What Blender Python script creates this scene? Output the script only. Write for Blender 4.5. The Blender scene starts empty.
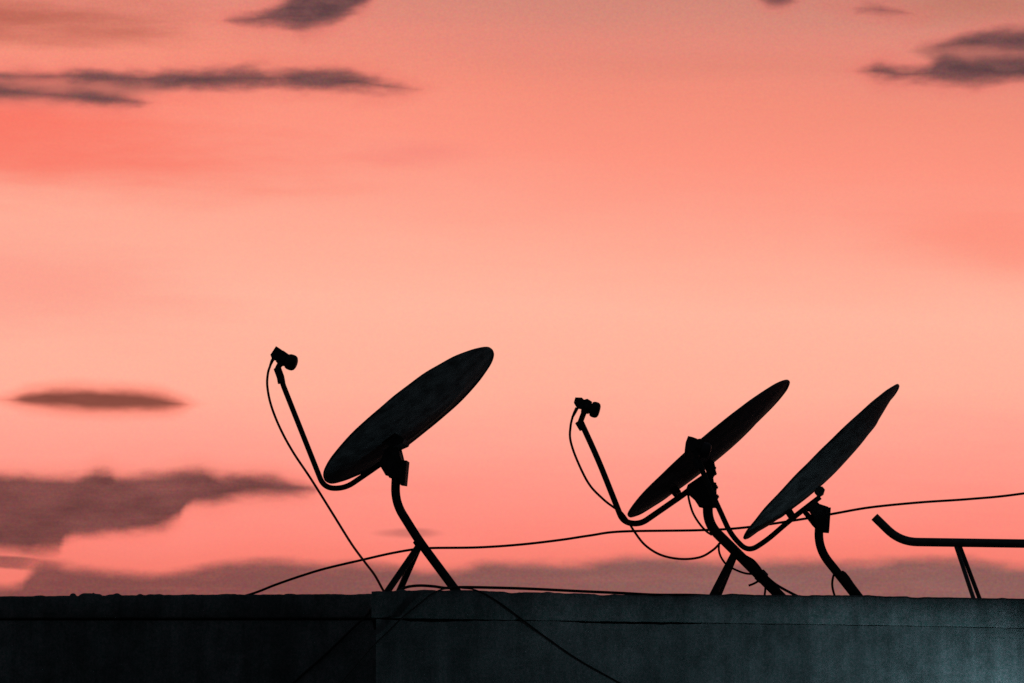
import bpy, bmesh, math, random
from mathutils import Vector, Matrix, noise as mnoise

random.seed(7)
scene = bpy.context.scene
COL = scene.collection
R = math.radians

# ------------------------------------------------------------------ camera
CAM = Vector((0.0, -20.0, 1.7))
PITCH = R(9.1)
LENS, SENSOR, W, H = 200.0, 36.0, 1024, 683
F = W * LENS / SENSOR                      # focal length in pixels
RIGHT = Vector((1, 0, 0))
UP = Vector((0, -math.sin(PITCH), math.cos(PITCH)))
FWD = Vector((0, math.cos(PITCH), math.sin(PITCH)))

cd = bpy.data.cameras.new('camera')
cd.lens, cd.sensor_width, cd.sensor_fit = LENS, SENSOR, 'HORIZONTAL'
cd.clip_start, cd.clip_end = 0.1, 20000
cam = bpy.data.objects.new('camera', cd)
COL.objects.link(cam)
cam.location = CAM
cam.rotation_euler = (math.pi / 2 + PITCH, 0, 0)
scene.camera = cam


class Plane:
    """A vertical plane: depth y at x0, turned by a about the vertical."""
    def __init__(self, y, a=0.0, px0=512):
        self.a = a
        self.x0 = 0.0
        self.y = y
        self.h = Vector((-math.sin(a), math.cos(a), 0))     # away from the viewer
        if a:
            self.x0 = at(px0, 450, Plane(y)).x


def at(px, py, pl, off=0.0):
    """World point where the sight line of a measured point meets the plane."""
    if not isinstance(pl, Plane):
        pl = Plane(pl)
    d = FWD + RIGHT * ((px - W / 2) / F) - UP * ((py - H / 2) / F)
    t = math.tan(pl.a)
    # y = pl.y + t*(x-x0)
    s = (pl.y + t * (CAM.x - pl.x0) - CAM.y) / (d.y - t * d.x)
    return CAM + d * s + pl.h * off


def mm(px):                    # a measured width in pixels -> metres
    return px * 20.3 / F


# ------------------------------------------------------------------ objects
def link(name, me, mat, parent=None):
    o = bpy.data.objects.new(name, me)
    COL.objects.link(o)
    if mat:
        me.materials.append(mat)
    if parent:
        o.parent = parent
        o.matrix_parent_inverse = parent.matrix_world.inverted()
    return o


def tag(o, label, cat, group=None):
    o['label'] = label
    o['category'] = cat
    if group:
        o['group'] = group
    return o


def empty(name, loc):
    o = bpy.data.objects.new(name, None)
    COL.objects.link(o)
    o.location = loc
    o.empty_display_size = 0.1
    o.matrix_world = Matrix.Translation(loc)
    return o


def build(name, bm, mat, parent=None, sharp=35, bevel=0.0):
    if bevel:
        es = [e for e in bm.edges if len(e.link_faces) == 2 and e.calc_face_angle(0) > R(40)]
        bmesh.ops.bevel(bm, geom=es, offset=bevel, segments=2, affect='EDGES', profile=0.7)
    bmesh.ops.recalc_face_normals(bm, faces=bm.faces)
    me = bpy.data.meshes.new(name)
    bm.to_mesh(me)
    bm.free()
    for p in me.polygons:
        p.use_smooth = True
    me.set_sharp_from_angle(angle=R(sharp))
    return link(name, me, mat, parent)


def spline(pts, n=8):
    """Catmull-Rom through points."""
    pts = [Vector(p) for p in pts]
    if len(pts) < 3:
        return pts
    q = [pts[0] * 2 - pts[1]] + pts + [pts[-1] * 2 - pts[-2]]
    out = []
    for i in range(1, len(q) - 2):
        a, b, c, d = q[i - 1], q[i], q[i + 1], q[i + 2]
        for k in range(n):
            t = k / n
            out.append(0.5 * ((2 * b) + (c - a) * t + (2 * a - 5 * b + 4 * c - d) * t * t
                              + (3 * b - a - 3 * c + d) * t ** 3))
    out.append(pts[-1])
    return out


def fillet(pts, rad, n=10):
    """Polyline with rounded corners, as a bent pipe has them."""
    pts = [Vector(p) for p in pts]
    out = [pts[0]]
    for i in range(1, len(pts) - 1):
        p = pts[i]
        r = rad[i - 1] if isinstance(rad, (list, tuple)) else rad
        a = (pts[i - 1] - p)
        b = (pts[i + 1] - p)
        k = min(r, a.length * 0.49, b.length * 0.49)
        A, B = p + a.normalized() * k, p + b.normalized() * k
        for j in range(n + 1):
            t = j / n
            out.append(A * (1 - t) ** 2 + p * 2 * t * (1 - t) + B * t * t)
    out.append(pts[-1])
    return out


def tube(bm, pts, rad, sides=12, flat=None):
    pts = [Vector(p) for p in pts]
    n = len(pts)
    rads = rad if isinstance(rad, (list, tuple)) else [rad] * n
    t0 = (pts[1] - pts[0]).normalized()
    ref = Vector((0, 1, 0)) if abs(t0.y) < 0.9 else Vector((1, 0, 0))
    nrm = (ref - t0 * ref.dot(t0)).normalized()
    rings = []
    for i, p in enumerate(pts):
        t = (pts[min(i + 1, n - 1)] - pts[max(i - 1, 0)]).normalized()
        nrm = (nrm - t * nrm.dot(t)).normalized()
        bi = t.cross(nrm)
        rings.append([bm.verts.new(p + (nrm * math.cos(a) + bi * math.sin(a)) * rads[i])
                      for a in [2 * math.pi * k / sides for k in range(sides)]])
    for a, b in zip(rings, rings[1:]):
        for k in range(sides):
            bm.faces.new((a[k], a[(k + 1) % sides], b[(k + 1) % sides], b[k]))
    bm.faces.new(rings[0])
    bm.faces.new(list(reversed(rings[-1])))
    return bm


def lathe(bm, p0, axis, prof, seg=20):
    axis = axis.normalized()
    ref = Vector((0, 1, 0)) if abs(axis.y) < 0.9 else Vector((1, 0, 0))
    u = (ref - axis * ref.dot(axis)).normalized()
    v = axis.cross(u)
    rings = []
    for t, r in prof:
        c = p0 + axis * t
        rings.append([bm.verts.new(c + (u * math.cos(a) + v * math.sin(a)) * max(r, 1e-4))
                      for a in [2 * math.pi * k / seg for k in range(seg)]])
    for a, b in zip(rings, rings[1:]):
        for k in range(seg):
            bm.faces.new((a[k], a[(k + 1) % seg], b[(k + 1) % seg], b[k]))
    bm.faces.new(rings[0])
    bm.faces.new(list(reversed(rings[-1])))
    return bm


def prism(bm, poly, pl, w, off=0.0):
    """Outline on the plane, pulled w metres thick across it."""
    a = [bm.verts.new(at(x, y, pl, off - w / 2)) for x, y in poly]
    b = [bm.verts.new(at(x, y, pl, off - w / 2) + pl.h * w) for x, y in poly]
    bm.faces.new(a)
    bm.faces.new(list(reversed(b)))
    n = len(poly)
    for k in range(n):
        bm.faces.new((a[k], b[k], b[(k + 1) % n], a[(k + 1) % n]))
    return bm


def box(bm, lo, hi):
    v = [bm.verts.new((x, y, z)) for x in (lo[0], hi[0]) for y in (lo[1], hi[1]) for z in (lo[2], hi[2])]
    for f in ((0, 1, 3, 2), (4, 6, 7, 5), (0, 4, 5, 1), (2, 3, 7, 6), (0, 2, 6, 4), (1, 5, 7, 3)):
        bm.faces.new([v[i] for i in f])
    return bm


def hexbolt(bm, p, axis, r, ln):
    lathe(bm, p, axis, [(0, r * 0.5), (ln * 0.55, r * 0.5), (ln * 0.56, r), (ln, r), (ln, r * 0.5), (ln * 1.25, r * 0.5)], 8)


# ------------------------------------------------------------------ materials
def lin(c):
    c = c / 255
    return c / 12.92 if c <= 0.04045 else ((c + 0.055) / 1.055) ** 2.4


def rgb(r, g, b):
    return (lin(r), lin(g), lin(b), 1)


def material(name, c0, c1, rough=0.6, metal=0.0, scale=6.0, bump=0.1, bscale=80.0, stretch=(1, 1, 1), spec=0.3):
    m = bpy.data.materials.new(name)
    m.use_nodes = True
    nt = m.node_tree
    b = nt.nodes['Principled BSDF']
    tc = nt.nodes.new('ShaderNodeTexCoord')
    mp = nt.nodes.new('ShaderNodeMapping')
    mp.inputs['Scale'].default_value = stretch
    nt.links.new(tc.outputs['Object'], mp.inputs['Vector'])
    n = nt.nodes.new('ShaderNodeTexNoise')
    n.inputs['Scale'].default_value = scale
    n.inputs['Detail'].default_value = 8
    n.inputs['Roughness'].default_value = 0.65
    nt.links.new(mp.outputs[0], n.inputs['Vector'])
    r = nt.nodes.new('ShaderNodeValToRGB')
    r.color_ramp.elements[0].position, r.color_ramp.elements[0].color = 0.35, (*c0, 1)
    r.color_ramp.elements[1].position, r.color_ramp.elements[1].color = 0.68, (*c1, 1)
    nt.links.new(n.outputs['Fac'], r.inputs['Fac'])
    nt.links.new(r.outputs['Color'], b.inputs['Base Color'])
    n2 = nt.nodes.new('ShaderNodeTexNoise')
    n2.inputs['Scale'].default_value = bscale
    n2.inputs['Detail'].default_value = 5
    nt.links.new(tc.outputs['Object'], n2.inputs['Vector'])
    bp = nt.nodes.new('ShaderNodeBump')
    bp.inputs['Strength'].default_value = bump
    bp.inputs['Distance'].default_value = 0.004
    nt.links.new(n2.outputs['Fac'], bp.inputs['Height'])
    nt.links.new(bp.outputs['Normal'], b.inputs['Normal'])
    b.inputs['Roughness'].default_value = rough
    b.inputs['Metallic'].default_value = metal
    b.inputs['Specular IOR Level'].default_value = spec
    return m


M_DISH = material('weathered_dark_dish_paint', (0.020, 0.020, 0.022), (0.115, 0.113, 0.118), 0.7, 0, 11, 0.2, 60, (1, 1.3, 2.6))
M_STEEL = material('dull_dark_steel', (0.022, 0.022, 0.024), (0.055, 0.053, 0.053), 0.65, 0.2, 25, 0.2, 140)
M_PIPE = material('rail_pipe_steel', (0.05, 0.06, 0.062), (0.15, 0.16, 0.16), 0.5, 0.3, 18, 0.2, 120)
M_PLASTIC = material('dark_receiver_plastic', (0.02, 0.02, 0.022), (0.04, 0.04, 0.045), 0.5, 0, 20, 0.05, 100)
M_CABLE = material('black_cable_rubber', (0.012, 0.011, 0.011), (0.025, 0.023, 0.023), 0.6, 0, 30, 0.05, 100)
M_CABLE_BLEED = material('red_bleed_cable_rubber', (0.16, 0.02, 0.016), (0.24, 0.03, 0.024), 0.6, 0, 30, 0.05, 100)  # red light bleed round thin cables, put into the rubber's colour
M_ROOF = material('pale_roof_screed', (0.30, 0.30, 0.30), (0.45, 0.445, 0.44), 0.9, 0, 2, 0.5, 30)
M_GROUND = material('dry_ground', (0.045, 0.042, 0.038), (0.09, 0.085, 0.075), 0.95, 0, 0.3, 0.4, 4)


def wall_material():
    m = bpy.data.materials.new('grimy_cement_plaster')
    m.use_nodes = True
    nt = m.node_tree
    N, L = nt.nodes, nt.links
    b = N['Principled BSDF']
    tc = N.new('ShaderNodeTexCoord')

    def ns(scale, stretch=(1, 1, 1), detail=6, rough=0.6):
        mp = N.new('ShaderNodeMapping')
        mp.inputs['Scale'].default_value = stretch
        L.new(tc.outputs['Object'], mp.inputs['Vector'])
        n = N.new('ShaderNodeTexNoise')
        n.inputs['Scale'].default_value = scale
        n.inputs['Detail'].default_value = detail
        n.inputs['Roughness'].default_value = rough
        L.new(mp.outputs[0], n.inputs['Vector'])
        return n.outputs['Fac']

    def ramp(f, p0, c0, p1, c1):
        r = N.new('ShaderNodeValToRGB')
        e = r.color_ramp.elements
        e[0].position, e[0].color = p0, (*c0, 1)
        e[1].position, e[1].color = p1, (*c1, 1)
        L.new(f, r.inputs['Fac'])
        return r.outputs['Color']

    def mul(a, c, f=1.0):
        x = N.new('ShaderNodeMix')
        x.data_type = 'RGBA'
        x.blend_type = 'MULTIPLY'
        x.inputs['Factor'].default_value = f
        L.new(a, x.inputs['A'])
        L.new(c, x.inputs['B'])
        return x.outputs['Result']
    base = ramp(ns(2.2), 0.3, (0.22, 0.235, 0.235), 0.7, (0.46, 0.47, 0.465))
    drips = ramp(ns(6.5, (1, 1, 0.10), 6, 0.7), 0.38, (0.34, 0.38, 0.38), 0.60, (1, 1, 1))     # rain streaks
    blot = ramp(ns(11, (1, 1, 1), 10, 0.8), 0.40, (0.45, 0.48, 0.46), 0.58, (1, 1, 1))
    fine = ramp(ns(105, (1, 1, 1), 3, 0.85), 0.38, (0.36, 0.62, 0.60), 0.62, (1.0, 0.84, 0.92))  # teal and mauve speckle imitating camera grain, put into the plaster's colour
    c = mul(mul(mul(base, drips, 0.7), blot, 0.7), fine, 1.0)
    L.new(c, b.inputs['Base Color'])
    b.inputs['Roughness'].default_value = 0.93
    b.inputs['Specular IOR Level'].default_value = 0.15
    bp = N.new('ShaderNodeBump')
    bp.inputs['Strength'].default_value = 0.35
    bp.inputs['Distance'].default_value = 0.003
    L.new(ns(70, (1, 1, 1), 8, 0.7), bp.inputs['Height'])
    L.new(bp.outputs['Normal'], b.inputs['Normal'])
    return m


M_WALL = wall_material()

# ------------------------------------------------------------------ ground
bm = bmesh.new()
vs = [bm.verts.new((2500 * math.cos(a), 2500 * math.sin(a), 0)) for a in [2 * math.pi * k / 64 for k in range(64)]]
bm.faces.new(vs)
g = build('ground', bm, M_GROUND)
g['kind'] = 'structure'

# ------------------------------------------------------------------ building
FRONT = 0.0                    # the lit front wall
SET = 0.55                     # how far the left wing steps back
XC = at(376, 640, FRONT).x     # the corner of the front wall


def zof(px, py, y):
    return at(px, py, y).z


def interp(tab, x):
    if x <= tab[0][0]:
        return tab[0][1]
    for (a, b), (c, d) in zip(tab, tab[1:]):
        if x <= c:
            return b + (d - b) * (x - a) / (c - a)
    return tab[-1][1]


def ledge(name, px0, px1, top, bot, y, y_back, step, lumps, rough, parent, over, seed):
    """A cast edge band: uneven top and lower edge, real thickness."""
    bm = bmesh.new()
    n = max(2, int((px1 - px0) / step))
    rows = []
    for i in range(n + 1):
        px = px0 + (px1 - px0) * i / n
        x = at(px, 600, y).x
        zt = zof(px, interp(top, px), y)
        zb = zof(px, interp(bot, px), y)
        zt += rough * (mnoise.noise(Vector((px * 0.05, seed, 0))) * 1.0 + 0.6 * mnoise.noise(Vector((px * 0.21, seed, 3))))
        zb += 0.7 * rough * mnoise.noise(Vector((px * 0.08, seed + 9, 0)))
        for lx, lw, lh in lumps:
            zt += lh * max(0, 1 - ((px - lx) / lw) ** 2) ** 0.5
        ch = 0.008
        dy = 0.0015 * mnoise.noise(Vector((px * 0.03, seed, 7)))
        f = y - over + dy
        rows.append([bm.verts.new(q) for q in (
            (x, y_back, zb), (x, f + 0.005, zb), (x, f, zb + 0.005), (x, f + 0.001, (zb + zt) / 2),
            (x, f, zt - ch), (x, f + ch, zt), (x, f + 0.13, zt + 0.001), (x, y_back, zt - 0.01))])
    for a, b in zip(rows, rows[1:]):
        for k in range(8):
            bm.faces.new((a[k], a[(k + 1) % 8], b[(k + 1) % 8], b[k]))
    bm.faces.new(rows[0])
    bm.faces.new(list(reversed(rows[-1])))
    return build(name, bm, M_WALL, parent, sharp=50)


TOP = [(371, 591.6), (400, 590.4), (470, 590.2), (520, 592), (640, 595), (672, 596), (700, 594.6), (740, 594.2), (860, 595.4), (1024, 598.6), (1500, 604)]
BOT = [(371, 617.5), (440, 618.5), (520, 620), (640, 621.5), (760, 623.5), (900, 625.5), (1024, 628), (1500, 634)]
TOPL = [(-900, 600), (0, 596.6), (150, 595), (300, 594.4), (375, 594.2)]
BOTL = [(-900, 620), (0, 618.6), (375, 618.2)]
ROOF_Z = zof(1500, 606, 0)

bld = empty('building', (at(600, 600, 0).x, 2.0, 0))
tag(bld, 'dim cement plastered building with a thin ledge along its flat roof edge, under the antennas', 'building')
XR = at(1490, 600, FRONT).x
XL = at(-880, 600, SET).x
zl = zof(700, 622, 0)
# front wall
bm = bmesh.new()
n = 420
pts = []
for i in range(n + 1):
    x = XC + (XR - XC) * i / n
    px = 512 + x * F / 20.3
    pts.append((x, zof(px, interp(BOT, px), 0) - 0.002 - 0.010 * max(0, mnoise.noise(Vector((px * 0.013, 4.2, 0))) + 0.25 * mnoise.noise(Vector((px * 0.11, 1.2, 0))) + 0.35) * (1.25 if px < 700 else max(0.25, 1.25 - (px - 700) / 130))))
fr = [(bm.verts.new((x, FRONT, 0)), bm.verts.new((x, FRONT, z)), bm.verts.new((x, 0.2, z)), bm.verts.new((x, 0.2, 0))) for x, z in pts]
for a, b in zip(fr, fr[1:]):
    for k in range(4):
        bm.faces.new((a[k], a[(k + 1) % 4], b[(k + 1) % 4], b[k]))
bm.faces.new(fr[0])
bm.faces.new(list(reversed(fr[-1])))
build('front_wall', bm, M_WALL, bld)
# the groove's back, well inside the ledge
bm = bmesh.new()
box(bm, (XC + 0.03, 0.045, zof(700, 632, 0)), (XR - 0.03, 0.19, zof(376, 612, 0) + 0.0))
build('ledge_core', bm, M_WALL, bld)
ledge('roof_ledge', 371.5, 1495, TOP, BOT, FRONT, 0.40, 2.5, [(401, 5, 0.004), (427, 9, 0.003), (512, 6, -0.004), (548, 4, 0.003), (603, 8, -0.003), (668, 5, 0.003), (731, 7, 0.002), (806, 5, -0.003), (868, 4, 0.002), (915, 8, -0.003), (1003, 5, 0.002)], 0.0022, bld, 0.003, 1.3)
# corner return of the front part, then the stepped-back wing
bm = bmesh.new()
box(bm, (XC, 0.203, 0), (XC + 0.2, SET + 0.3, zl - 0.01))
build('corner_return_wall', bm, M_WALL, bld)
bm = bmesh.new()
zb = zof(0, 619.4, SET)
box(bm, (XL, SET, 0), (XC - 0.002, SET + 0.2, zb - 0.004))
w = build('wing_wall', bm, M_WALL, bld)
ledge('wing_ledge', -870, 383, TOPL, BOTL, SET, SET + 0.45, 1.5,
      [(73, 3.5, 0.009), (87, 8, 0.008), (97, 5, 0.006), (113, 7, 0.004), (118, 4, 0.004), (140, 3, 0.003), (155, 8, 0.003), (40, 6, 0.002), (228, 9, 0.003), (290, 6, 0.003)],
      0.0022, bld, 0.012, 5.1)
bm = bmesh.new()
box(bm, (XC + 0.1, 0.2, ROOF_Z - 0.2), (XR - 0.05, 8, ROOF_Z))
box(bm, (XL + 0.05, SET + 0.3, ROOF_Z - 0.2), (XC + 0.098, 8, ROOF_Z - 0.003))
build('flat_roof', bm, M_ROOF, bld)
bm = bmesh.new()
box(bm, (XL, 0.8, 0), (XL + 0.2, 8, ROOF_Z - 0.21))
box(bm, (XR - 0.2, 0.21, 0), (XR, 8, ROOF_Z - 0.21))
box(bm, (XL + 0.21, 7.8, 0), (XR - 0.21, 8, ROOF_Z - 0.21))
build('outer_wall', bm, M_WALL, bld)


# ------------------------------------------------------------------ satellite dishes
def down_to_roof(p, q):
    """Carry the line p->q on until it meets the roof."""
    d = q - p
    return q + d * ((ROOF_Z + 0.004 - q.z) / d.z) if q.z > ROOF_Z else q


def reflector(root, pl, A, B, ratio, depth, seed, dents):
    """Shallow bowl seen nearly edge on.  A low tip, B high tip, on the plane."""
    a, b = at(*A, pl), at(*B, pl)
    c = (a + b) / 2
    e1 = (b - a) / 2
    ra = e1.length
    h = pl.h
    n = e1.normalized().cross(h).normalized()
    if n.z < 0:
        n = -n
    rb = ra * 0.93
    NR, NT, th = 22, 112, 0.0022

    def pt(r, t, k):
        p = c + e1 * (r * math.cos(t)) + h * (rb * r * math.sin(t)) - n * (depth * (1 - r * r))
        w = dents * mnoise.noise(Vector((p.x * 4 + seed, p.y * 4, p.z * 4))) + 0.5 * dents * mnoise.noise(Vector((p.x * 11 + seed, p.y * 11, p.z * 11)))
        # a pressed stiffening ring on the back of the bowl
        w -= 0.0035 * math.exp(-((r - 0.62) / 0.035) ** 2)
        return p + n * (w * (0.4 + 0.6 * r) - k * th)
    bm = bmesh.new()
    fr = [[bm.verts.new(pt(max(i, 0.02) / NR, 2 * math.pi * j / NT, -1)) for j in range(NT)] for i in range(NR + 1)]
    bk = [[bm.verts.new(pt(max(i, 0.02) / NR, 2 * math.pi * j / NT, 1)) for j in range(NT)] for i in range(NR + 1)]
    for S in (fr, bk):
        for x, y in zip(S, S[1:]):
            for j in range(NT):
                bm.faces.new((x[j], x[(j + 1) % NT], y[(j + 1) % NT], y[j]))
        bm.faces.new(S[0])
    for j in range(NT):
        bm.faces.new((fr[-1][j], fr[-1][(j + 1) % NT], bk[-1][(j + 1) % NT], bk[-1][j]))
    o = build('reflector', bm, M_DISH, root, sharp=50)
    # rolled edge
    bm = bmesh.new()
    rings = []
    for j in range(NT):
        t = 2 * math.pi * j / NT
        p = pt(1.0, t, 0)
        out = (p - c).normalized()
        rings.append([bm.verts.new(p + out * (0.0042 * math.cos(q)) + n * (0.0052 * math.sin(q) - 0.002)) for q in [2 * math.pi * k / 8 for k in range(8)]])
    for j in range(NT):
        x, y = rings[j], rings[(j + 1) % NT]
        for k in range(8):
            bm.faces.new((x[k], x[(k + 1) % 8], y[(k + 1) % 8], y[k]))
    build('rim', bm, M_DISH, o)
    return o, c, n


def view_turn(A, B, want, y):
    """Turn of the dish's own vertical plane that shows its rim as an ellipse of this ratio, seen from behind."""
    px0 = (A[0] + B[0]) / 2
    lo, hi = R(-30), R(30)
    for _ in range(40):
        m = (lo + hi) / 2
        pl = Plane(y, m, px0)
        a, b = at(*A, pl), at(*B, pl)
        n = (b - a).cross(pl.h).normalized()
        if n.z < 0:
            n = -n
        v = (CAM - (a + b) / 2).normalized()
        if n.dot(v) < -want:
            lo = m
        else:
            hi = m
    return Plane(y, m, px0)


def receiver(root, pl, box_poly, mid_poly, horn_c, horn_r, horn_len, ax, neck, clamp, boot):
    """Receiver head at the end of the feed arm: body, horn towards the dish, cable boot."""
    bm = bmesh.new()
    prism(bm, box_poly, pl, 0.034)
    o = build('receiver_head', bm, M_PLASTIC, root, bevel=0.004)
    hc = at(*horn_c, pl)
    d = (at(horn_c[0] + ax[0] * 10, horn_c[1] + ax[1] * 10, pl) - hc).normalized()
    r, l = mm(horn_r), mm(horn_len)
    bm = bmesh.new()
    lathe(bm, hc, d, [(-l * 2.4, r * 0.6), (-l * 1.5, r * 0.6), (-l * 1.45, r * 0.74), (-l * 1.15, r * 0.74), (-l * 1.1, r * 0.62), (-l * 0.95, r * 0.66),
                      (-l * 0.85, r * 0.86), (-l * 0.5, r * 0.97), (0, r), (l * 0.45, r * 0.97), (l * 0.8, r * 0.84), (l * 1.0, r * 0.6), (l * 1.04, r * 0.4)], 28)
    build('feed_horn', bm, M_PLASTIC, o, sharp=40)
    bm = bmesh.new()
    prism(bm, mid_poly, pl, 0.026)
    build('holder_clip', bm, M_PLASTIC, o, bevel=0.003)
    bm = bmesh.new()
    tube(bm, [at(x, y, pl) for x, y in neck], mm(3.0), 10)
    tube(bm, [at(x, y, pl) for x, y in clamp], mm(4.1), 10)
    build('arm_socket', bm, M_PLASTIC, o)
    bm = bmesh.new()
    tube(bm, [at(x, y, pl) for x, y in boot], [mm(1.9), mm(1.7), mm(1.2)], 8)
    build('cable_boot', bm, M_CABLE, o)
    return o


def pipe(name, root, pl, pts, wpx, bend, to_roof=False, mat=None):
    p = [at(x, y, pl) for x, y in pts]
    if to_roof:
        p[-1] = down_to_roof(p[-2], p[-1])
    bm = bmesh.new()
    tube(bm, fillet(p, [mm(b) for b in bend] if bend else 0.02), mm(wpx) / 2, 14)
    return build(name, bm, mat or M_STEEL, root)


def strut(root, p, q, wpx):
    q = down_to_roof(p, q)
    bm = bmesh.new()
    tube(bm, [p, q], mm(wpx) / 2, 10)
    # flattened foot
    d = Vector((0, 0, 1))
    lathe(bm, q - d * 0.004, d, [(0, mm(wpx) * 0.9), (0.006, mm(wpx) * 0.9)], 12)
    return build('strut', bm, M_STEEL, root)


GROUP = 'satellite dishes on the rooftop'

# ---- the dish with the widest visible back, standing alone
A, B = (326.5, 480.5), (490.5, 349)
pl = view_turn(A, B, 0.232, 0.40)
root = empty('satellite_dish', Vector((at(453, 590, pl).x, at(453, 590, pl).y, ROOF_Z)))
tag(root, 'leftmost dark satellite dish with a broad oval back, on splayed pipe legs', 'satellite dish', GROUP)
reflector(root, pl, A, B, 0.232, 0.034, 2.0, 0.004)
pipe('feed_arm', root, pl, [(282, 381), (283.5, 386), (324, 488), (345, 488.5), (372, 470), (399, 451)], 5.6, [4, 14, 14, 8])
receiver(root, pl, [(277, 346.8), (282, 350), (284.5, 353.5), (281, 361.5), (273, 359.6), (271.3, 355.5)],
         [(280, 352), (284, 351), (289, 354.5), (287, 363), (280.5, 366.5), (276.5, 362)],
         (291.3, 362.4), 8.3, 5.4, (0.95, 0.31), [(281.5, 361), (277.5, 369)], [(277.2, 368), (280.5, 377), (281.6, 383)], [(274.5, 357), (272, 361), (270, 366)])
bm = bmesh.new()
for s in (-0.034, 0.034):
    prism(bm, [(381, 465.5), (386, 452), (395, 444), (400, 449), (403, 461), (403.2, 479), (392, 478), (387.5, 476.6)], pl, 0.004, s)
prism(bm, [(383.5, 460), (392, 449), (400, 452), (402.4, 462), (402.4, 476), (392.2, 475.5), (388.5, 474)], pl, 0.063, 0)
br = build('mount_bracket', bm, M_STEEL, root, bevel=0.0012)
bm = bmesh.new()
prism(bm, [(400.6, 460.8), (408.2, 461.4), (405.9, 485.6), (400.4, 484.8)], pl, 0.05)
build('mast_clamp', bm, M_STEEL, root, bevel=0.002)
for (x, y), o_ in (((404, 466), -0.026), ((403, 480), -0.026), ((391, 470), -0.036), ((395, 455), -0.036)):
    bm = bmesh.new()
    hexbolt(bm, at(x, y, pl, o_), -pl.h, 0.0075, 0.011)
    build('bolt', bm, M_STEEL, br)
bm = bmesh.new()
prism(bm, [(396, 449), (405.6, 444.8), (407.3, 441), (400, 436), (388, 446)], pl, 0.11)
build('back_plate', bm, M_STEEL, root, bevel=0.0015)
pipe('mast', root, pl, [(396.4, 470), (394.8, 502), (419.5, 541.5), (454, 588)], 9.2, [24, 12], True)
j = at(419.5, 545, pl)
strut(root, j, at(389.8, 588, Plane(pl.y - 0.16)), 7.0)
strut(root, j, at(401, 587.5, Plane(pl.y + 0.22)), 7.0)
bm = bmesh.new()
d1 = (at(424, 549, pl) - at(415, 536, pl)).normalized()
lathe(bm, at(417, 540, pl), d1, [(0, mm(5.0)), (mm(8), mm(5.0))], 14)
build('collar', bm, M_STEEL, root)

# ---- the middle dish, farthest back
A, B = (628.6, 515), (788.5, 382)
pl2 = view_turn(A, B, 0.12, 0.82)
root = empty('satellite_dish', Vector((at(775, 592, pl2).x, at(775, 592, pl2).y, ROOF_Z)))
tag(root, 'middle dark satellite dish on a thick bent mast, a looping cable hanging under its arm', 'satellite dish', GROUP)
reflector(root, pl2, A, B, 0.12, 0.039, 5.0, 0.003)
pipe('feed_arm', root, pl2, [(580.5, 421), (598, 459), (623, 522), (640, 524.5), (687, 492), (713, 471)], 6.2, [30, 14, 16, 10])
receiver(root, pl2, [(575.5, 398), (582, 398.2), (585, 401), (583, 409), (577, 408), (574, 403)],
         [(583, 400.5), (587.5, 399.2), (592, 402), (590, 411), (585, 414.5), (581, 412)],
         (595, 409.8), 8.4, 4.8, (0.965, 0.26), [(584.5, 411), (580, 423)], [(578.5, 421.5), (580.5, 425), (583, 429)], [(577, 408), (574.5, 413), (572.6, 417)])
bm = bmesh.new()
for s in (-0.036, 0.036):
    prism(bm, [(686, 491.5), (688, 486), (708, 472.5), (713, 476), (715, 488), (716.3, 497), (713.4, 507), (703, 507), (699, 506), (694.5, 499)], pl2, 0.004, s)
prism(bm, [(689, 491), (691, 487), (708, 475), (711.5, 477.5), (713.4, 489), (714.5, 497), (712, 505), (703.4, 505), (700, 504), (696, 498)], pl2, 0.067)
br = build('mount_bracket', bm, M_STEEL, root, bevel=0.0012)
bm = bmesh.new()
prism(bm, [(709, 482), (716.4, 483.5), (716.8, 507.4), (709.6, 506.8)], pl2, 0.052)
build('mast_clamp', bm, M_STEEL, root, bevel=0.002)
bm = bmesh.new()
prism(bm, [(703, 463), (709, 459), (714.6, 463.5), (716, 471.5), (713, 477), (707.5, 474.5)], pl2, 0.07)
build('back_plate', bm, M_STEEL, root, bevel=0.002)
bm = bmesh.new()
prism(bm, [(668.5, 490), (675.5, 485), (681, 491.5), (675, 497)], pl2, 0.05)
build('stand_off', bm, M_STEEL, root, bevel=0.0015)
for (x, y), ax, off in (((711, 467), (1.0, 0.05), 0.02), ((712, 473), (1.0, 0.45), -0.02), ((713, 487), (1, 0.1), 0.0), ((714, 497), (1, -0.1), 0.0)):
    bm = bmesh.new()
    p = at(x, y, pl2, off)
    d = at(x + ax[0] * 9, y + ax[1] * 9, pl2, off) - p
    hexbolt(bm, p, d, 0.009, 0.015)
    build('bolt', bm, M_STEEL, br)
pipe('mast', root, pl2, [(708, 494), (707.6, 524), (733, 549), (777, 593)], 10.6, [22, 12], True)
j = at(735, 553, pl2)
strut(root, j, at(714.8, 592, Plane(pl2.y - 0.1)), 8.2)
strut(root, j, at(719.0, 592, Plane(pl2.y + 0.16)), 8.2)
bm = bmesh.new()
d1 = (at(770, 586, pl2) - at(733, 549, pl2)).normalized()
lathe(bm, at(758.5, 573.4, pl2), d1, [(0, mm(5.6)), (mm(1), mm(6.8)), (mm(7.5), mm(6.6)), (mm(8.5), mm(5.6))], 12)
build('tape_wrap', bm, M_CABLE, root)

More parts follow.
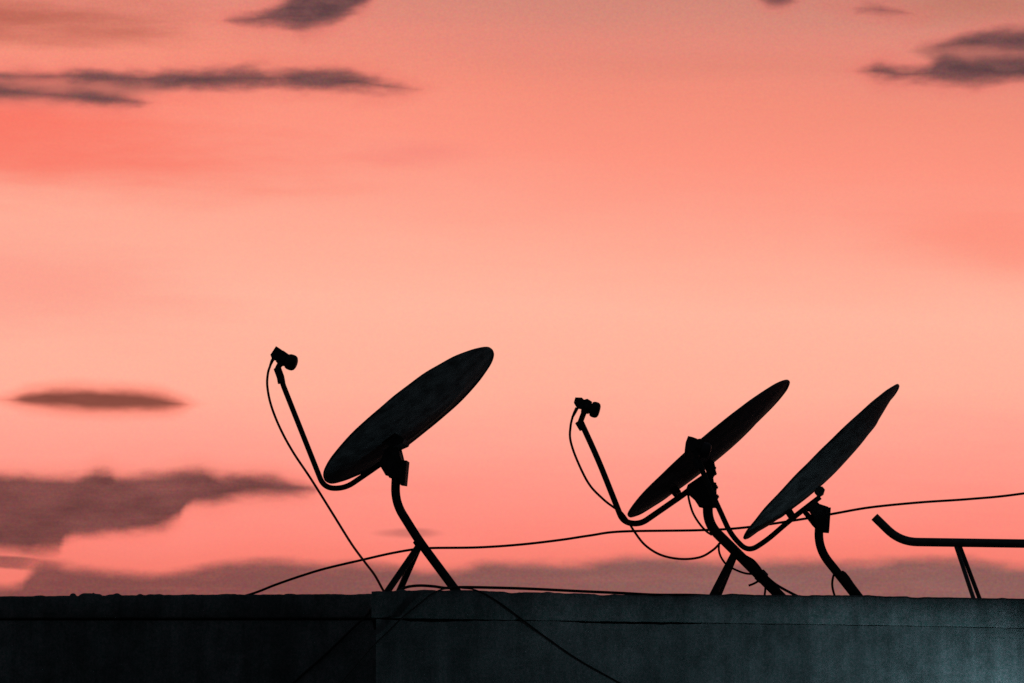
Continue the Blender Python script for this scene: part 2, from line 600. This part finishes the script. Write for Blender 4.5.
# ---- the right dish, nearest and steepest
A, B = (744, 537), (898, 386.5)
pl3 = view_turn(A, B, 0.074, 0.28)
root = empty('satellite_dish', Vector((at(852, 593, pl3).x, at(852, 593, pl3).y, ROOF_Z)))
tag(root, 'rightmost and steepest dark satellite dish, seen almost edge on, on a slim bent mast', 'satellite dish', GROUP)
reflector(root, pl3, A, B, 0.074, 0.060, 9.0, 0.004)
pipe('feed_arm', root, pl3, [(698, 458), (703.5, 474), (716, 502), (731, 535), (748, 552), (766, 541), (792, 518.5), (820, 497)], 5.4, [14, 20, 14, 12, 14, 14])
receiver(root, pl3, [(688, 436.6), (692.5, 437.6), (697.2, 439.4), (698, 446), (694, 452), (684.6, 450.6), (685.6, 443)],
         [(694, 440), (700.5, 439), (704, 441.5), (702, 454), (697, 458), (691, 453)],
         (705.5, 450.5), 8.2, 5.0, (0.95, 0.3), [(696, 452), (694.5, 461)], [(694.2, 459), (696.5, 464), (699, 469)], [(687, 449), (686, 453), (685, 457)])
bm = bmesh.new()
for s in (-0.032, 0.032):
    prism(bm, [(805.5, 509), (815, 500.5), (819, 505), (828, 508), (828, 531), (819.5, 531.3), (815, 525), (813.4, 517), (809.6, 510.6)], pl3, 0.005, s)
prism(bm, [(815.5, 503.5), (819.5, 507), (827, 509), (827, 528), (820, 530), (816, 524), (814.5, 512)], pl3, 0.058)
br = build('mount_bracket', bm, M_STEEL, root)
bm = bmesh.new()
prism(bm, [(803, 513.2), (807, 510.8), (815.6, 520.5), (816, 529), (812.6, 525.6)], pl3, 0.02)
build('brace_strip', bm, M_STEEL, root)
bm = bmesh.new()
prism(bm, [(822.6, 507.8), (830.7, 508.4), (829, 532.4), (821.6, 531.8)], pl3, 0.05)
build('mast_clamp', bm, M_STEEL, root, bevel=0.002)
bm = bmesh.new()
prism(bm, [(784, 510.5), (789, 506), (796.5, 517.5), (791.5, 521.5)], pl3, 0.05)
build('stand_off', bm, M_STEEL, root, bevel=0.0015)
bm = bmesh.new()
prism(bm, [(813, 505), (815.4, 500.5), (817.4, 495.5), (814.5, 492), (817.5, 487), (822.4, 487.4), (824.8, 490.4), (823.6, 494.2), (820.4, 496.2), (817.8, 502), (817, 507)], pl3, 0.045)
build('hinge_knob', bm, M_STEEL, root, bevel=0.0015)
for (x, y), ax, off, rr in (((826, 514), (0, 1), -0.03, 0.006), ((826, 522), (0, 1), -0.03, 0.006)):
    bm = bmesh.new()
    p = at(x, y, pl3, off)
    d = (at(x + ax[0] * 9, y + ax[1] * 9, pl3, off) - p) if rr > 0.01 else -pl3.h
    hexbolt(bm, p, d, rr, 0.026 if rr > 0.01 else 0.01)
    build('bolt', bm, M_STEEL, br)
pipe('mast', root, pl3, [(820.5, 512), (817.6, 548), (844.4, 581.5), (854.7, 594.7)], 9.0, [20, 8], True)
bm = bmesh.new()
d1 = (at(854.7, 594.7, pl3) - at(841.6, 577.8, pl3)).normalized()
lathe(bm, at(839, 573.6, pl3) + (at(842.6, 573.2, pl3) - at(842, 573.8, pl3)), d1, [(0, mm(4.2)), (mm(3.5), mm(5.4)), (mm(9), mm(5.6)), (mm(17), mm(5.0)), (mm(40), mm(4.8))], 14)
build('collar', bm, M_STEEL, root)


# ------------------------------------------------------------------ bent pipe rail
plr = Plane(0.30)
root = empty('pipe_rail', Vector((at(976, 596, plr).x, 0.30, ROOF_Z)))
tag(root, 'bent steel pipe lying level on splayed legs at the right end of the roof edge', 'pipe rail')
pipe('rail_pipe', root, plr, [(874.4, 516.8), (900, 541.8), (1024, 543.6), (1330, 548)], 8.8, [26, 10], mat=M_PIPE)
for x in (958, 1262):
    yj = 546.5 if x < 1000 else 550
    for dy, dx, tx in ((-0.16, 15.0, -1.8), (0.16, 21.0, 1.9)):
        p = at(x + tx, yj, plr)
        q = down_to_roof(p, at(x + dx, 597, Plane(0.30 + dy)))
        bm = bmesh.new()
        tube(bm, [p, q], mm(4.4) / 2, 10)
        build('leg', bm, M_PIPE, root)


# ------------------------------------------------------------------ cables
def cable(label, pts, wpx=1.8, mat=None, n=8):
    """pts: (px, py, depth)"""
    bm = bmesh.new()
    tube(bm, spline([at(x, y, Plane(d)) for x, y, d in pts], n), mm(wpx * 1.3) / 2, 8)
    o = build('cable', bm, mat or M_CABLE, None, sharp=80)
    return tag(o, label, 'cable', 'antenna cables')


def on(pl_, pts, off=0.0):
    out = []
    for x, y in pts:
        p = at(x, y, pl_, off)
        out.append((x, y, p.y))
    return out


cable('thin dark red cable dropping from the broad oval dish\'s receiver to the wall edge',
      on(pl, [(270.5, 365), (268, 373), (267.3, 386), (271, 405), (280, 428), (293, 452), (311, 479), (333.5, 515)]) +
      [(351.6, 544, 0.30), (365.5, 563, 0.18), (374.6, 575, 0.10), (383, 590, 0.05), (386, 594.5, 0.03)], 1.9, M_CABLE_BLEED)
cable('long sagging line crossing behind every dish from the wing wall to the right',
      [(205, 606, 0.95), (250, 594.4, 0.93), (275.4, 584.8, 0.93), (300.8, 576, 0.92), (326, 568.4, 0.92), (361.7, 560, 0.92), (389.7, 553.6, 0.92), (415, 549.2, 0.92), (433, 548, 0.92), (478, 547.4, 0.92),
       (520, 544.6, 0.92), (560, 540, 0.93), (590, 535.5, 0.94), (622, 531.5, 0.95), (700, 530.2, 0.95), (745, 527.5, 0.9), (800, 519.5, 0.6),
       (832, 514, 0.42), (870, 507.4, 0.42), (920, 502.4, 0.5), (970, 499, 0.6), (1024, 493.4, 0.7), (1150, 474, 0.95), (1330, 430, 1.3), (1500, 370, 1.7)], 2.0)
cable('thin red cable from the middle dish\'s receiver, looping under its arm to the mast',
      on(pl2, [(572.8, 416), (570.6, 426), (570.4, 440), (577, 460), (589, 484), (603, 499), (614, 507.5)], -0.012) +
      on(pl2, [(621, 512), (628, 521), (634, 531), (645, 545), (661, 555), (681, 559), (700, 557.2), (713, 550), (721, 542)], -0.02), 1.9, M_CABLE_BLEED)
cable('short cable dropping from the middle dish\'s bracket to its bent mast',
      on(pl2, [(688, 494), (689.5, 502), (693, 513), (699, 523), (706, 531), (712, 535)], -0.012), 1.8)
cable('thin loop of cable sagging between the middle mast and its struts',
      on(pl2, [(719, 543), (719, 551), (721.5, 558), (727, 565), (735, 569.5), (744, 573), (752, 574), (760, 573.6)], -0.045), 1.7)
cable('loose cable end poking left from the taped part of the middle mast',
      on(pl2, [(748.6, 585.6), (753, 584), (757.5, 581.5), (762, 577)], -0.03), 1.8)
cable('short cable tail hanging down from the taped part of the middle mast',
      on(pl2, [(762, 578), (764.6, 583), (765.4, 588), (764, 600)], -0.03), 1.8)
cable('cable running down above the thick middle mast to the roof',
      on(pl2, [(736, 548.5), (741, 553.5), (747, 557), (753, 560.5), (758, 566), (764, 574), (776, 584.5), (793, 594), (806, 600)], -0.03), 2.2)
cable('small loop of cable beside the foot of the slim right mast',
      on(pl3, [(834.6, 573), (833, 577.5), (832.2, 584), (833, 590), (835, 597)], -0.02), 1.8)
cable('cable lying along the top of the front wall ledge',
      [(400, 590, 0.06), (408, 586.8, 0.05), (420, 585.6, 0.05), (434, 586.4, 0.05), (446, 588, 0.05), (462, 587.2, 0.05), (490, 587.6, 0.05), (530, 588.8, 0.05),
       (575, 591, 0.05), (620, 593, 0.05), (655, 594.8, 0.05), (690, 595.0, 0.05), (715, 596.2, 0.06), (740, 598.5, 0.07)], 2.2)
cable('cable crossing the front wall downward to the left past its corner',
      [(452, 588.5, 0.02), (442, 589.4, -0.002), (430, 595.5, -0.010), (417, 606, -0.010), (400, 620, -0.008), (386, 634, -0.007), (373, 646.5, -0.012), (345, 679, -0.012), (320, 708, -0.012), (280, 760, -0.01)], 1.3)
cable('cable crossing the front wall downward to the right from the oval dish\'s foot',
      [(462, 588.2, 0.02), (474, 589.6, -0.002), (487, 595, -0.005), (503, 605, -0.005), (525, 621.5, -0.004), (550, 640, -0.0022), (580, 660.5, -0.0022), (622, 684, -0.0022), (680, 716, -0.0022), (760, 770, -0.0022)], 1.0)
cable('thin dark line slanting down the dark wing wall left of the corner',
      [(371, 611, 0.522), (364, 618, 0.522), (350, 631, 0.535), (325, 655, 0.54), (300, 677, 0.54), (270, 705, 0.54)], 1.7)  # thin dark tube slanting down just in front of the wing wall

# ------------------------------------------------------------------ wall lamp whose light falls on the front wall
LX, LY, LZ = at(1112, 775, -0.48)
root = empty('wall_lamp', Vector((LX, 0.0, LZ)))
tag(root, 'lit white globe lamp on a short bracket low on the front wall', 'wall lamp')
bm = bmesh.new()
box(bm, (LX - 0.06, -0.014, LZ - 0.16), (LX + 0.06, -0.002, LZ - 0.02))
build('back_plate', bm, M_STEEL, root, bevel=0.003)
bm = bmesh.new()
tube(bm, fillet([Vector((LX, -0.012, LZ - 0.1)), Vector((LX, LY, LZ - 0.14)), Vector((LX, LY, LZ - 0.05))], 0.05), 0.012, 12)
lathe(bm, Vector((LX, LY, LZ - 0.065)), Vector((0, 0, 1)), [(0, 0.02), (0.004, 0.045), (0.02, 0.045)], 20)
build('arm', bm, M_STEEL, root)
bm = bmesh.new()
bmesh.ops.create_uvsphere(bm, u_segments=24, v_segments=16, radius=0.075, matrix=Matrix.Translation((LX, LY, LZ + 0.02)))
GL = Vector((LX, LY, LZ + 0.02))
mg = bpy.data.materials.new('lit_globe_glass')
mg.use_nodes = True
pb = mg.node_tree.nodes['Principled BSDF']
pb.inputs['Base Color'].default_value = (0.8, 0.85, 0.88, 1)
pb.inputs['Emission Color'].default_value = (0.54, 0.86, 0.96, 1)
pb.inputs['Emission Strength'].default_value = 112.0
build('globe', bm, mg, root)
bm = bmesh.new()  # unseen cap, added to block the globe's upward light from the dishes
lathe(bm, GL + Vector((0, 0, 0.094)), Vector((0, 0, 1)), [(0, 0.125), (0.006, 0.127), (0.02, 0.10), (0.034, 0.05), (0.05, 0.014)], 28)
build('added_light_cap', bm, M_STEEL, root)

# ------------------------------------------------------------------ sun, below the cloud bank
sd = bpy.data.lights.new('sun', 'SUN')
sd.energy, sd.angle, sd.color = 0.03, R(8), (1.0, 0.55, 0.38)
so = bpy.data.objects.new('sun', sd)
COL.objects.link(so)
SUN_EL, SUN_AZ = R(2.0), R(6.0)
sv = Vector((math.sin(SUN_AZ) * math.cos(SUN_EL), math.cos(SUN_AZ) * math.cos(SUN_EL), math.sin(SUN_EL)))
so.rotation_euler = sv.to_track_quat('Z', 'Y').to_euler()

# ------------------------------------------------------------------ dusk sky: every term is a function of the direction looked in
world = bpy.data.worlds.new('World')
scene.world = world
world.use_nodes = True
nt = world.node_tree
NN, LL = nt.nodes, nt.links
NN.clear()


class S:
    """A node socket with arithmetic."""
    def __init__(self, s):
        self.s = s


def put(inp, v):
    if isinstance(v, S):
        LL.new(v.s, inp)
    else:
        inp.default_value = v


def math_(op, a, b=0.0, clamp=False):
    n = NN.new('ShaderNodeMath')
    n.operation = op
    n.use_clamp = clamp
    put(n.inputs[0], a)
    put(n.inputs[1], b)
    return S(n.outputs[0])


for name_, op_ in (('add', 'ADD'), ('sub', 'SUBTRACT'), ('mul', 'MULTIPLY'), ('truediv', 'DIVIDE')):
    setattr(S, f'__{name_}__', lambda a, b, op_=op_: math_(op_, a, b))
    setattr(S, f'__r{name_}__', lambda a, b, op_=op_: math_(op_, b, a))


def smooth(x, a, b, lo=0.0, hi=1.0):
    n = NN.new('ShaderNodeMapRange')
    n.interpolation_type = 'SMOOTHSTEP'
    put(n.inputs[0], x)
    for i, v in enumerate((a, b, lo, hi)):
        n.inputs[1 + i].default_value = v
    return S(n.outputs[0])


def mixc(f, a, b):
    n = NN.new('ShaderNodeMix')
    n.data_type = 'RGBA'
    put(n.inputs['Factor'], f)
    put(n.inputs['A'], a)
    put(n.inputs['B'], b)
    return S(n.outputs['Result'])


def vec(x, y, z):
    n = NN.new('ShaderNodeCombineXYZ')
    for i, v in enumerate((x, y, z)):
        put(n.inputs[i], v)
    return S(n.outputs[0])


def noise(x, y, z=0.0, detail=4.0, rough=0.55):
    n = NN.new('ShaderNodeTexNoise')
    n.inputs['Scale'].default_value = 1.0
    n.inputs['Detail'].default_value = detail
    n.inputs['Roughness'].default_value = rough
    put(n.inputs['Vector'], vec(x, y, z))
    return S(n.outputs['Fac']) - 0.5


def curve(u, pts, lo, hi):
    """Smooth line through points (az, height) of a cloud edge."""
    n = NN.new('ShaderNodeFloatCurve')
    U0, U1 = -400.0, 1424.0
    c = n.mapping.curves[0]
    P = [((x - U0) / (U1 - U0), (y - lo) / (hi - lo)) for x, y in pts]
    c.points[0].location = P[0]
    c.points[1].location = P[-1]
    for p in P[1:-1]:
        c.points.new(*p)
    n.mapping.extend = 'HORIZONTAL'
    n.mapping.update()
    put(n.inputs['Value'], (u - U0) / (U1 - U0))
    return S(n.outputs[0]) * (hi - lo) + lo


tc = NN.new('ShaderNodeTexCoord')
sp = NN.new('ShaderNodeSeparateXYZ')
LL.new(tc.outputs['Generated'], sp.inputs[0])
X, Y, Z = (S(sp.outputs[i]) for i in range(3))
az = math_('ARCTAN2', X, Y) * (180 / math.pi)        # degrees right of north
el = math_('ARCSINE', Z) * (180 / math.pi)           # degrees above the horizon
# hundredths of a degree, counted from 5.16 deg left and 12.5 deg up
u = az * 99.3 + 512.0
v = (math.degrees(PITCH) - el) * 99.3 + 341.5

# slow wisps that bend the bands
n1 = noise(u / 420, v / 90, 1.0, 3)
n2 = noise(u / 150, v / 26, 4.0, 4)
slant = (u - 512.0) * smooth(v, 200, 420, 0.085, 0.0)
n3 = noise(u / 240 + v / 70, v / 9 - u / 160, 9.0, 5, 0.6)            # fine streaks
vb = v - slant + n1 * 52.0 + n2 * 16.0 + n3 * 15.0

ramp = NN.new('ShaderNodeValToRGB')
cr = ramp.color_ramp
STOPS = [(-700, (92, 84, 92)), (-250, (150, 112, 108)), (-60, (196, 130, 116)), (0, (215, 136, 120)), (38, (232, 138, 121)), (80, (244, 142, 121)), (140, (253, 148, 127)),
         (185, (254, 158, 137)), (250, (255, 172, 149)), (310, (255, 182, 158)), (390, (255, 176, 153)), (440, (255, 163, 145)), (490, (255, 148, 133)), (540, (254, 136, 122)),
         (600, (240, 124, 110)), (900, (170, 92, 84))]
lo_, hi_ = STOPS[0][0], STOPS[-1][0]
for i, (p, c) in enumerate(STOPS):
    e = cr.elements[i] if i < 2 else cr.elements.new(0.5)
    e.position = (p - lo_) / (hi_ - lo_)
    e.color = rgb(*c)
# (elements sort themselves, so set again in order)
for e, (p, c) in zip(cr.elements, STOPS):
    e.position = (p - lo_) / (hi_ - lo_)
    e.color = rgb(*c)
put(ramp.inputs[0], (vb - lo_) / (hi_ - lo_))
sky = S(ramp.outputs[0])


def blob(u0, v0, a, b, slope=0.0, bend=0.0, q=1.0):
    du = u - u0
    dv = v - v0 - du * slope - du * du * bend
    r = math_('POWER', math_('ABSOLUTE', du / a), 2.0) + math_('POWER', math_('ABSOLUTE', dv / b), 2.0)
    return 1.0 - math_('SQRT', r)


def umax(l):
    r = l[0]
    for x in l[1:]:
        r = math_('MAXIMUM', r, x)
    return r


# redder veil low on the left, faint rosy wisp, warm tint right
sky = mixc(smooth(blob(-20, 138, 470, 84, 0.06) + n2 * 0.7, 0.0, 1.0, 0.0, 0.85), sky, rgb(249, 112, 94))
sky = mixc(smooth(blob(0, 285, 330, 80, 0.03) + n2 * 0.6, 0.0, 1.0, 0.0, 0.65), sky, rgb(252, 150, 134))
sky = mixc(smooth(blob(415, 152, 90, 20, 0.0) + n2 * 1.0, 0.0, 1.0, 0.0, 0.35), sky, rgb(240, 122, 116))
sky = mixc(smooth(blob(1010, 245, 210, 60, 0.12) + n2 * 0.8, 0.0, 1.0, 0.0, 0.5), sky, rgb(252, 132, 112))
sky = mixc(smooth(blob(0, 24, 260, 40, 0.0) + n2 * 1.3 + n1, 0.0, 1.1, 0.0, 0.85), sky, rgb(180, 94, 78))
sky = mixc(smooth(blob(700, 66, 300, 22, 0.01) + n2 * 1.4, 0.0, 1.1, 0.0, 0.3), sky, rgb(218, 130, 110))
sky = mixc(smooth(blob(985, 8, 160, 30, 0.0) + n2 * 1.2, 0.0, 1.1, 0.0, 0.6), sky, rgb(190, 116, 98))

# ---- small dark clouds, upper sky
k1 = noise(u / 60, v / 14, 7.0, 5, 0.6)
k2 = noise(u / 26, v / 11, 2.0, 2, 0.5)
warp = k1 * 1.1 + k2 * 0.35
e1 = noise(u / 62, v / 24, 12.0, 2.5, 0.5)
e2 = noise(u / 120, v / 12, 21.0, 4, 0.6)       # thick and thin parts


def band(pts, lo, hi):
    """How far inside a cloud lying between an upper and a lower edge."""
    x0, t0, b0 = pts[0]
    x1, t1, b1 = pts[-1]
    if x0 > -400:
        pts = [(x0 - 90, (t0 + b0) / 2 + 40, (t0 + b0) / 2 - 40), (x0 - 24, (t0 + b0) / 2 + 9, (t0 + b0) / 2 - 9)] + pts
    if x1 < 1424:
        pts = pts + [(x1 + 24, (t1 + b1) / 2 + 9, (t1 + b1) / 2 - 9), (x1 + 90, (t1 + b1) / 2 + 40, (t1 + b1) / 2 - 40)]
    uu = u + k1 * 14.0
    return math_('MINIMUM', v - curve(uu, [(p[0], p[1]) for p in pts], lo, hi), curve(uu, [(p[0], p[2]) for p in pts], lo, hi) - v)


hi_cl = umax([
    band([(-10, 79, 82), (35, 78, 83), (60, 76, 83), (100, 78, 84), (130, 76, 87), (180, 74, 89), (250, 71, 88), (310, 70, 89), (345, 73, 90), (376, 80, 91), (402, 87, 90)], 20, 140),
    band([(-400, 84, 104), (0, 89, 104), (30, 92, 104), (70, 95, 105), (105, 97, 108), (128, 102, 107)], 20, 140) - 1.5,
    band([(230, 20, 24), (246, 16, 26), (266, 12, 24), (280, 3, 24), (298, -8, 29), (318, -20, 27), (334, -40, 22), (348, -40, 12), (366, -40, 0)], -80, 60),
    band([(876, 71, 76), (886, 67, 80), (897, 68, 82), (908, 71, 83), (925, 71, 83), (944, 66, 84), (955, 59, 84), (967, 60, 85), (985, 63, 87), (1024, 61, 86), (1424, 56, 88)], 20, 140),
    band([(946, 49, 51), (965, 43, 53), (990, 38, 53), (1024, 37, 54), (1424, 34, 56)], 0, 120),
    band([(843, 7, 9), (870, 8, 14), (900, 11, 17), (924, 17, 18)], -20, 60) - 3.5,
    band([(768, -30, -1), (785, -30, 5), (800, -30, 1)], -60, 40)])
h2 = hi_cl + e1 * 21.0 + k2 * 10.0
sky = mixc(smooth(h2, -22, 6) * 0.38, sky, rgb(226, 104, 98))
a_hi = smooth(h2, -8.0, 9.0)
haze_r = umax([band([(935, 48, 62), (965, 44, 82), (1024, 40, 86), (1424, 36, 90)], 0, 140), band([(-400, 76, 108), (0, 78, 106), (70, 80, 104), (130, 82, 100), (160, 84, 92)], 20, 140)])
sky = mixc(smooth(haze_r + e1 * 18.0, -9, 11) * 0.66, sky, rgb(150, 92, 86))
sky = mixc(a_hi * smooth(e2 + k2 * 0.4, -0.42, 0.0, 0.74, 0.97), sky, mixc(smooth(k2 + e1 * 0.6, -0.25, 0.25), rgb(88, 61, 65), rgb(118, 76, 76)))

# ---- the lens shaped cloud
lens = 0.6 + band([(14, 402, 404), (30, 397, 407), (60, 393.5, 409), (100, 394, 411), (135, 395.5, 410), (155, 398, 409.5), (170, 402, 408)], 340, 460) + e1 * 6.0 + k2 * 4.0
sky = mixc(smooth(lens, -16, 2) * 0.7, sky, rgb(255, 124, 104))
sky = mixc(smooth(lens, -5.5, 5.5) * 0.97, sky, mixc(smooth(e1, -0.25, 0.25), rgb(126, 66, 56), rgb(142, 78, 66)))

# ---- the ragged cloud low on the left
sh = e1 * 22.0 + k2 * 10.0
top = curve(u + k1 * 10.0, [(-400, 476), (-120, 474), (0, 478), (50, 480), (75, 479), (98, 472), (118, 477), (140, 479), (170, 474), (196, 471), (225, 476), (257, 476), (290, 482), (312, 490), (330, 500), (1424, 500)], 400, 600)
bot = curve(u + k1 * 10.0, [(-400, 575), (0, 553), (30, 555), (60, 552), (62, 543), (90, 536), (143, 533), (172, 524), (182, 514), (190, 506), (211, 506), (245, 498), (280, 495), (312, 490), (330, 480), (1424, 480)], 400, 600)
rag = math_('MINIMUM', v - top, bot - v) + sh * 0.7
a_rag = smooth(rag, -8.5, 9.0)
strand = smooth(blob(10, 565, 60, 8, 0.05) + e1 * 0.6, 0.0, 0.5) * 0.8
a_low = umax([a_rag, strand])
sky = mixc(smooth(math_('MINIMUM', v - top, bot - v), -22, 4) * 0.45, sky, rgb(252, 122, 106))
sky = mixc(a_low * smooth(e2, -0.4, 0.0, 0.86, 0.985), sky, mixc(smooth(e1 + k1 * 0.6, -0.3, 0.3), rgb(103, 58, 58), rgb(130, 75, 73)))
sky = mixc(smooth(blob(408, 533, 40, 7, 0.0) + e1 * 0.7, 0.0, 0.7) * 0.55, sky, rgb(176, 96, 90))

# ---- the cloud bank behind the roof line
bank = curve(u, [(-400, 575), (0, 588), (22, 584), (46, 566), (75, 568), (125, 573), (170, 572), (211, 565), (264, 561), (340, 562), (400, 566), (440, 569), (470, 566), (501, 560), (540, 561), (586, 563), (615, 558), (639, 555), (665, 557), (692, 560), (760, 560), (852, 562), (931, 560), (980, 563), (1024, 569), (1424, 566)], 500, 640)
db = v - bank + e1 * 13.0 + k2 * 6.0
sky = mixc(smooth(v - bank, -30, 2) * 0.4, sky, rgb(250, 122, 106))
fall = smooth(v, 560, 620)
bank_c = mixc(smooth(u, 0, 800), rgb(124, 70, 70), rgb(139, 96, 93))
bank_c = mixc(smooth(e1 + k1 * 0.5, -0.3, 0.3) * 0.4, bank_c, rgb(136, 78, 74))
bank_c = mixc(smooth(v, 640, 1200), bank_c, rgb(70, 48, 54))
sky = mixc(smooth(db, -7.0, 10.0) * smooth(e2 + k1 * 0.5, -0.35, 0.1, 0.88, 0.98), sky, bank_c)

# ---- camera grain imitated in the sky's colour, stronger where cloud lies over the glow
gn = NN.new('ShaderNodeTexNoise')
gn.inputs['Scale'].default_value = 1.0
gn.inputs['Detail'].default_value = 2.0
gn.inputs['Roughness'].default_value = 0.7
put(gn.inputs['Vector'], vec(u / 3.2, v / 2.8, 0.0))
cloudy = umax([a_hi, a_low, smooth(db, -7.0, 10.0), smooth(v, 170, -40, 0.0, 0.5)])


def vmath(op, a, b):
    n = NN.new('ShaderNodeVectorMath')
    n.operation = op
    put(n.inputs[0], a)
    put(n.inputs[1], b)
    return S(n.outputs[0])


amp = cloudy * 0.55 + 0.14
sky_grain = vmath('ADD', vmath('MULTIPLY', vmath('SUBTRACT', S(gn.outputs['Color']), (0.5, 0.5, 0.5)), vec(amp, amp, amp)), (1.0, 1.0, 1.0))
sky = vmath('MULTIPLY', sky, sky_grain)

# ---- the afterglow fills the quarter round the sunken sun; the rest is blue-green dusk
glow = smooth(math_('ABSOLUTE', az), 22, 62, 1.0, 0.0) * smooth(el, 16, 44, 1.0, 0.0)
dusk = mixc(smooth(el, 0, 70), (0.028, 0.032, 0.036, 1), (0.018, 0.023, 0.030, 1))
sky = mixc(glow, dusk, sky)
bg = NN.new('ShaderNodeBackground')
put(bg.inputs['Color'], sky)
bg.inputs['Strength'].default_value = 1.0

ns_ = NN.new('ShaderNodeTexSky')
ns_.sky_type = 'NISHITA'
ns_.sun_disc = False
ns_.sun_elevation = R(-2.0)
ns_.sun_rotation = SUN_AZ
bg2 = NN.new('ShaderNodeBackground')
LL.new(ns_.outputs[0], bg2.inputs['Color'])
bg2.inputs['Strength'].default_value = 0.01
add = NN.new('ShaderNodeAddShader')
LL.new(bg.outputs[0], add.inputs[0])
LL.new(bg2.outputs[0], add.inputs[1])
out = NN.new('ShaderNodeOutputWorld')
LL.new(add.outputs[0], out.inputs['Surface'])

vs_ = scene.view_settings
vs_.view_transform = 'Standard'
vs_.look = 'None'
vs_.exposure, vs_.gamma = 0.0, 1.0
vs_.use_curve_mapping = False
scene.render.engine = 'CYCLES'
scene.cycles.use_denoising = False
scene.cycles.sample_clamp_indirect = 0.5
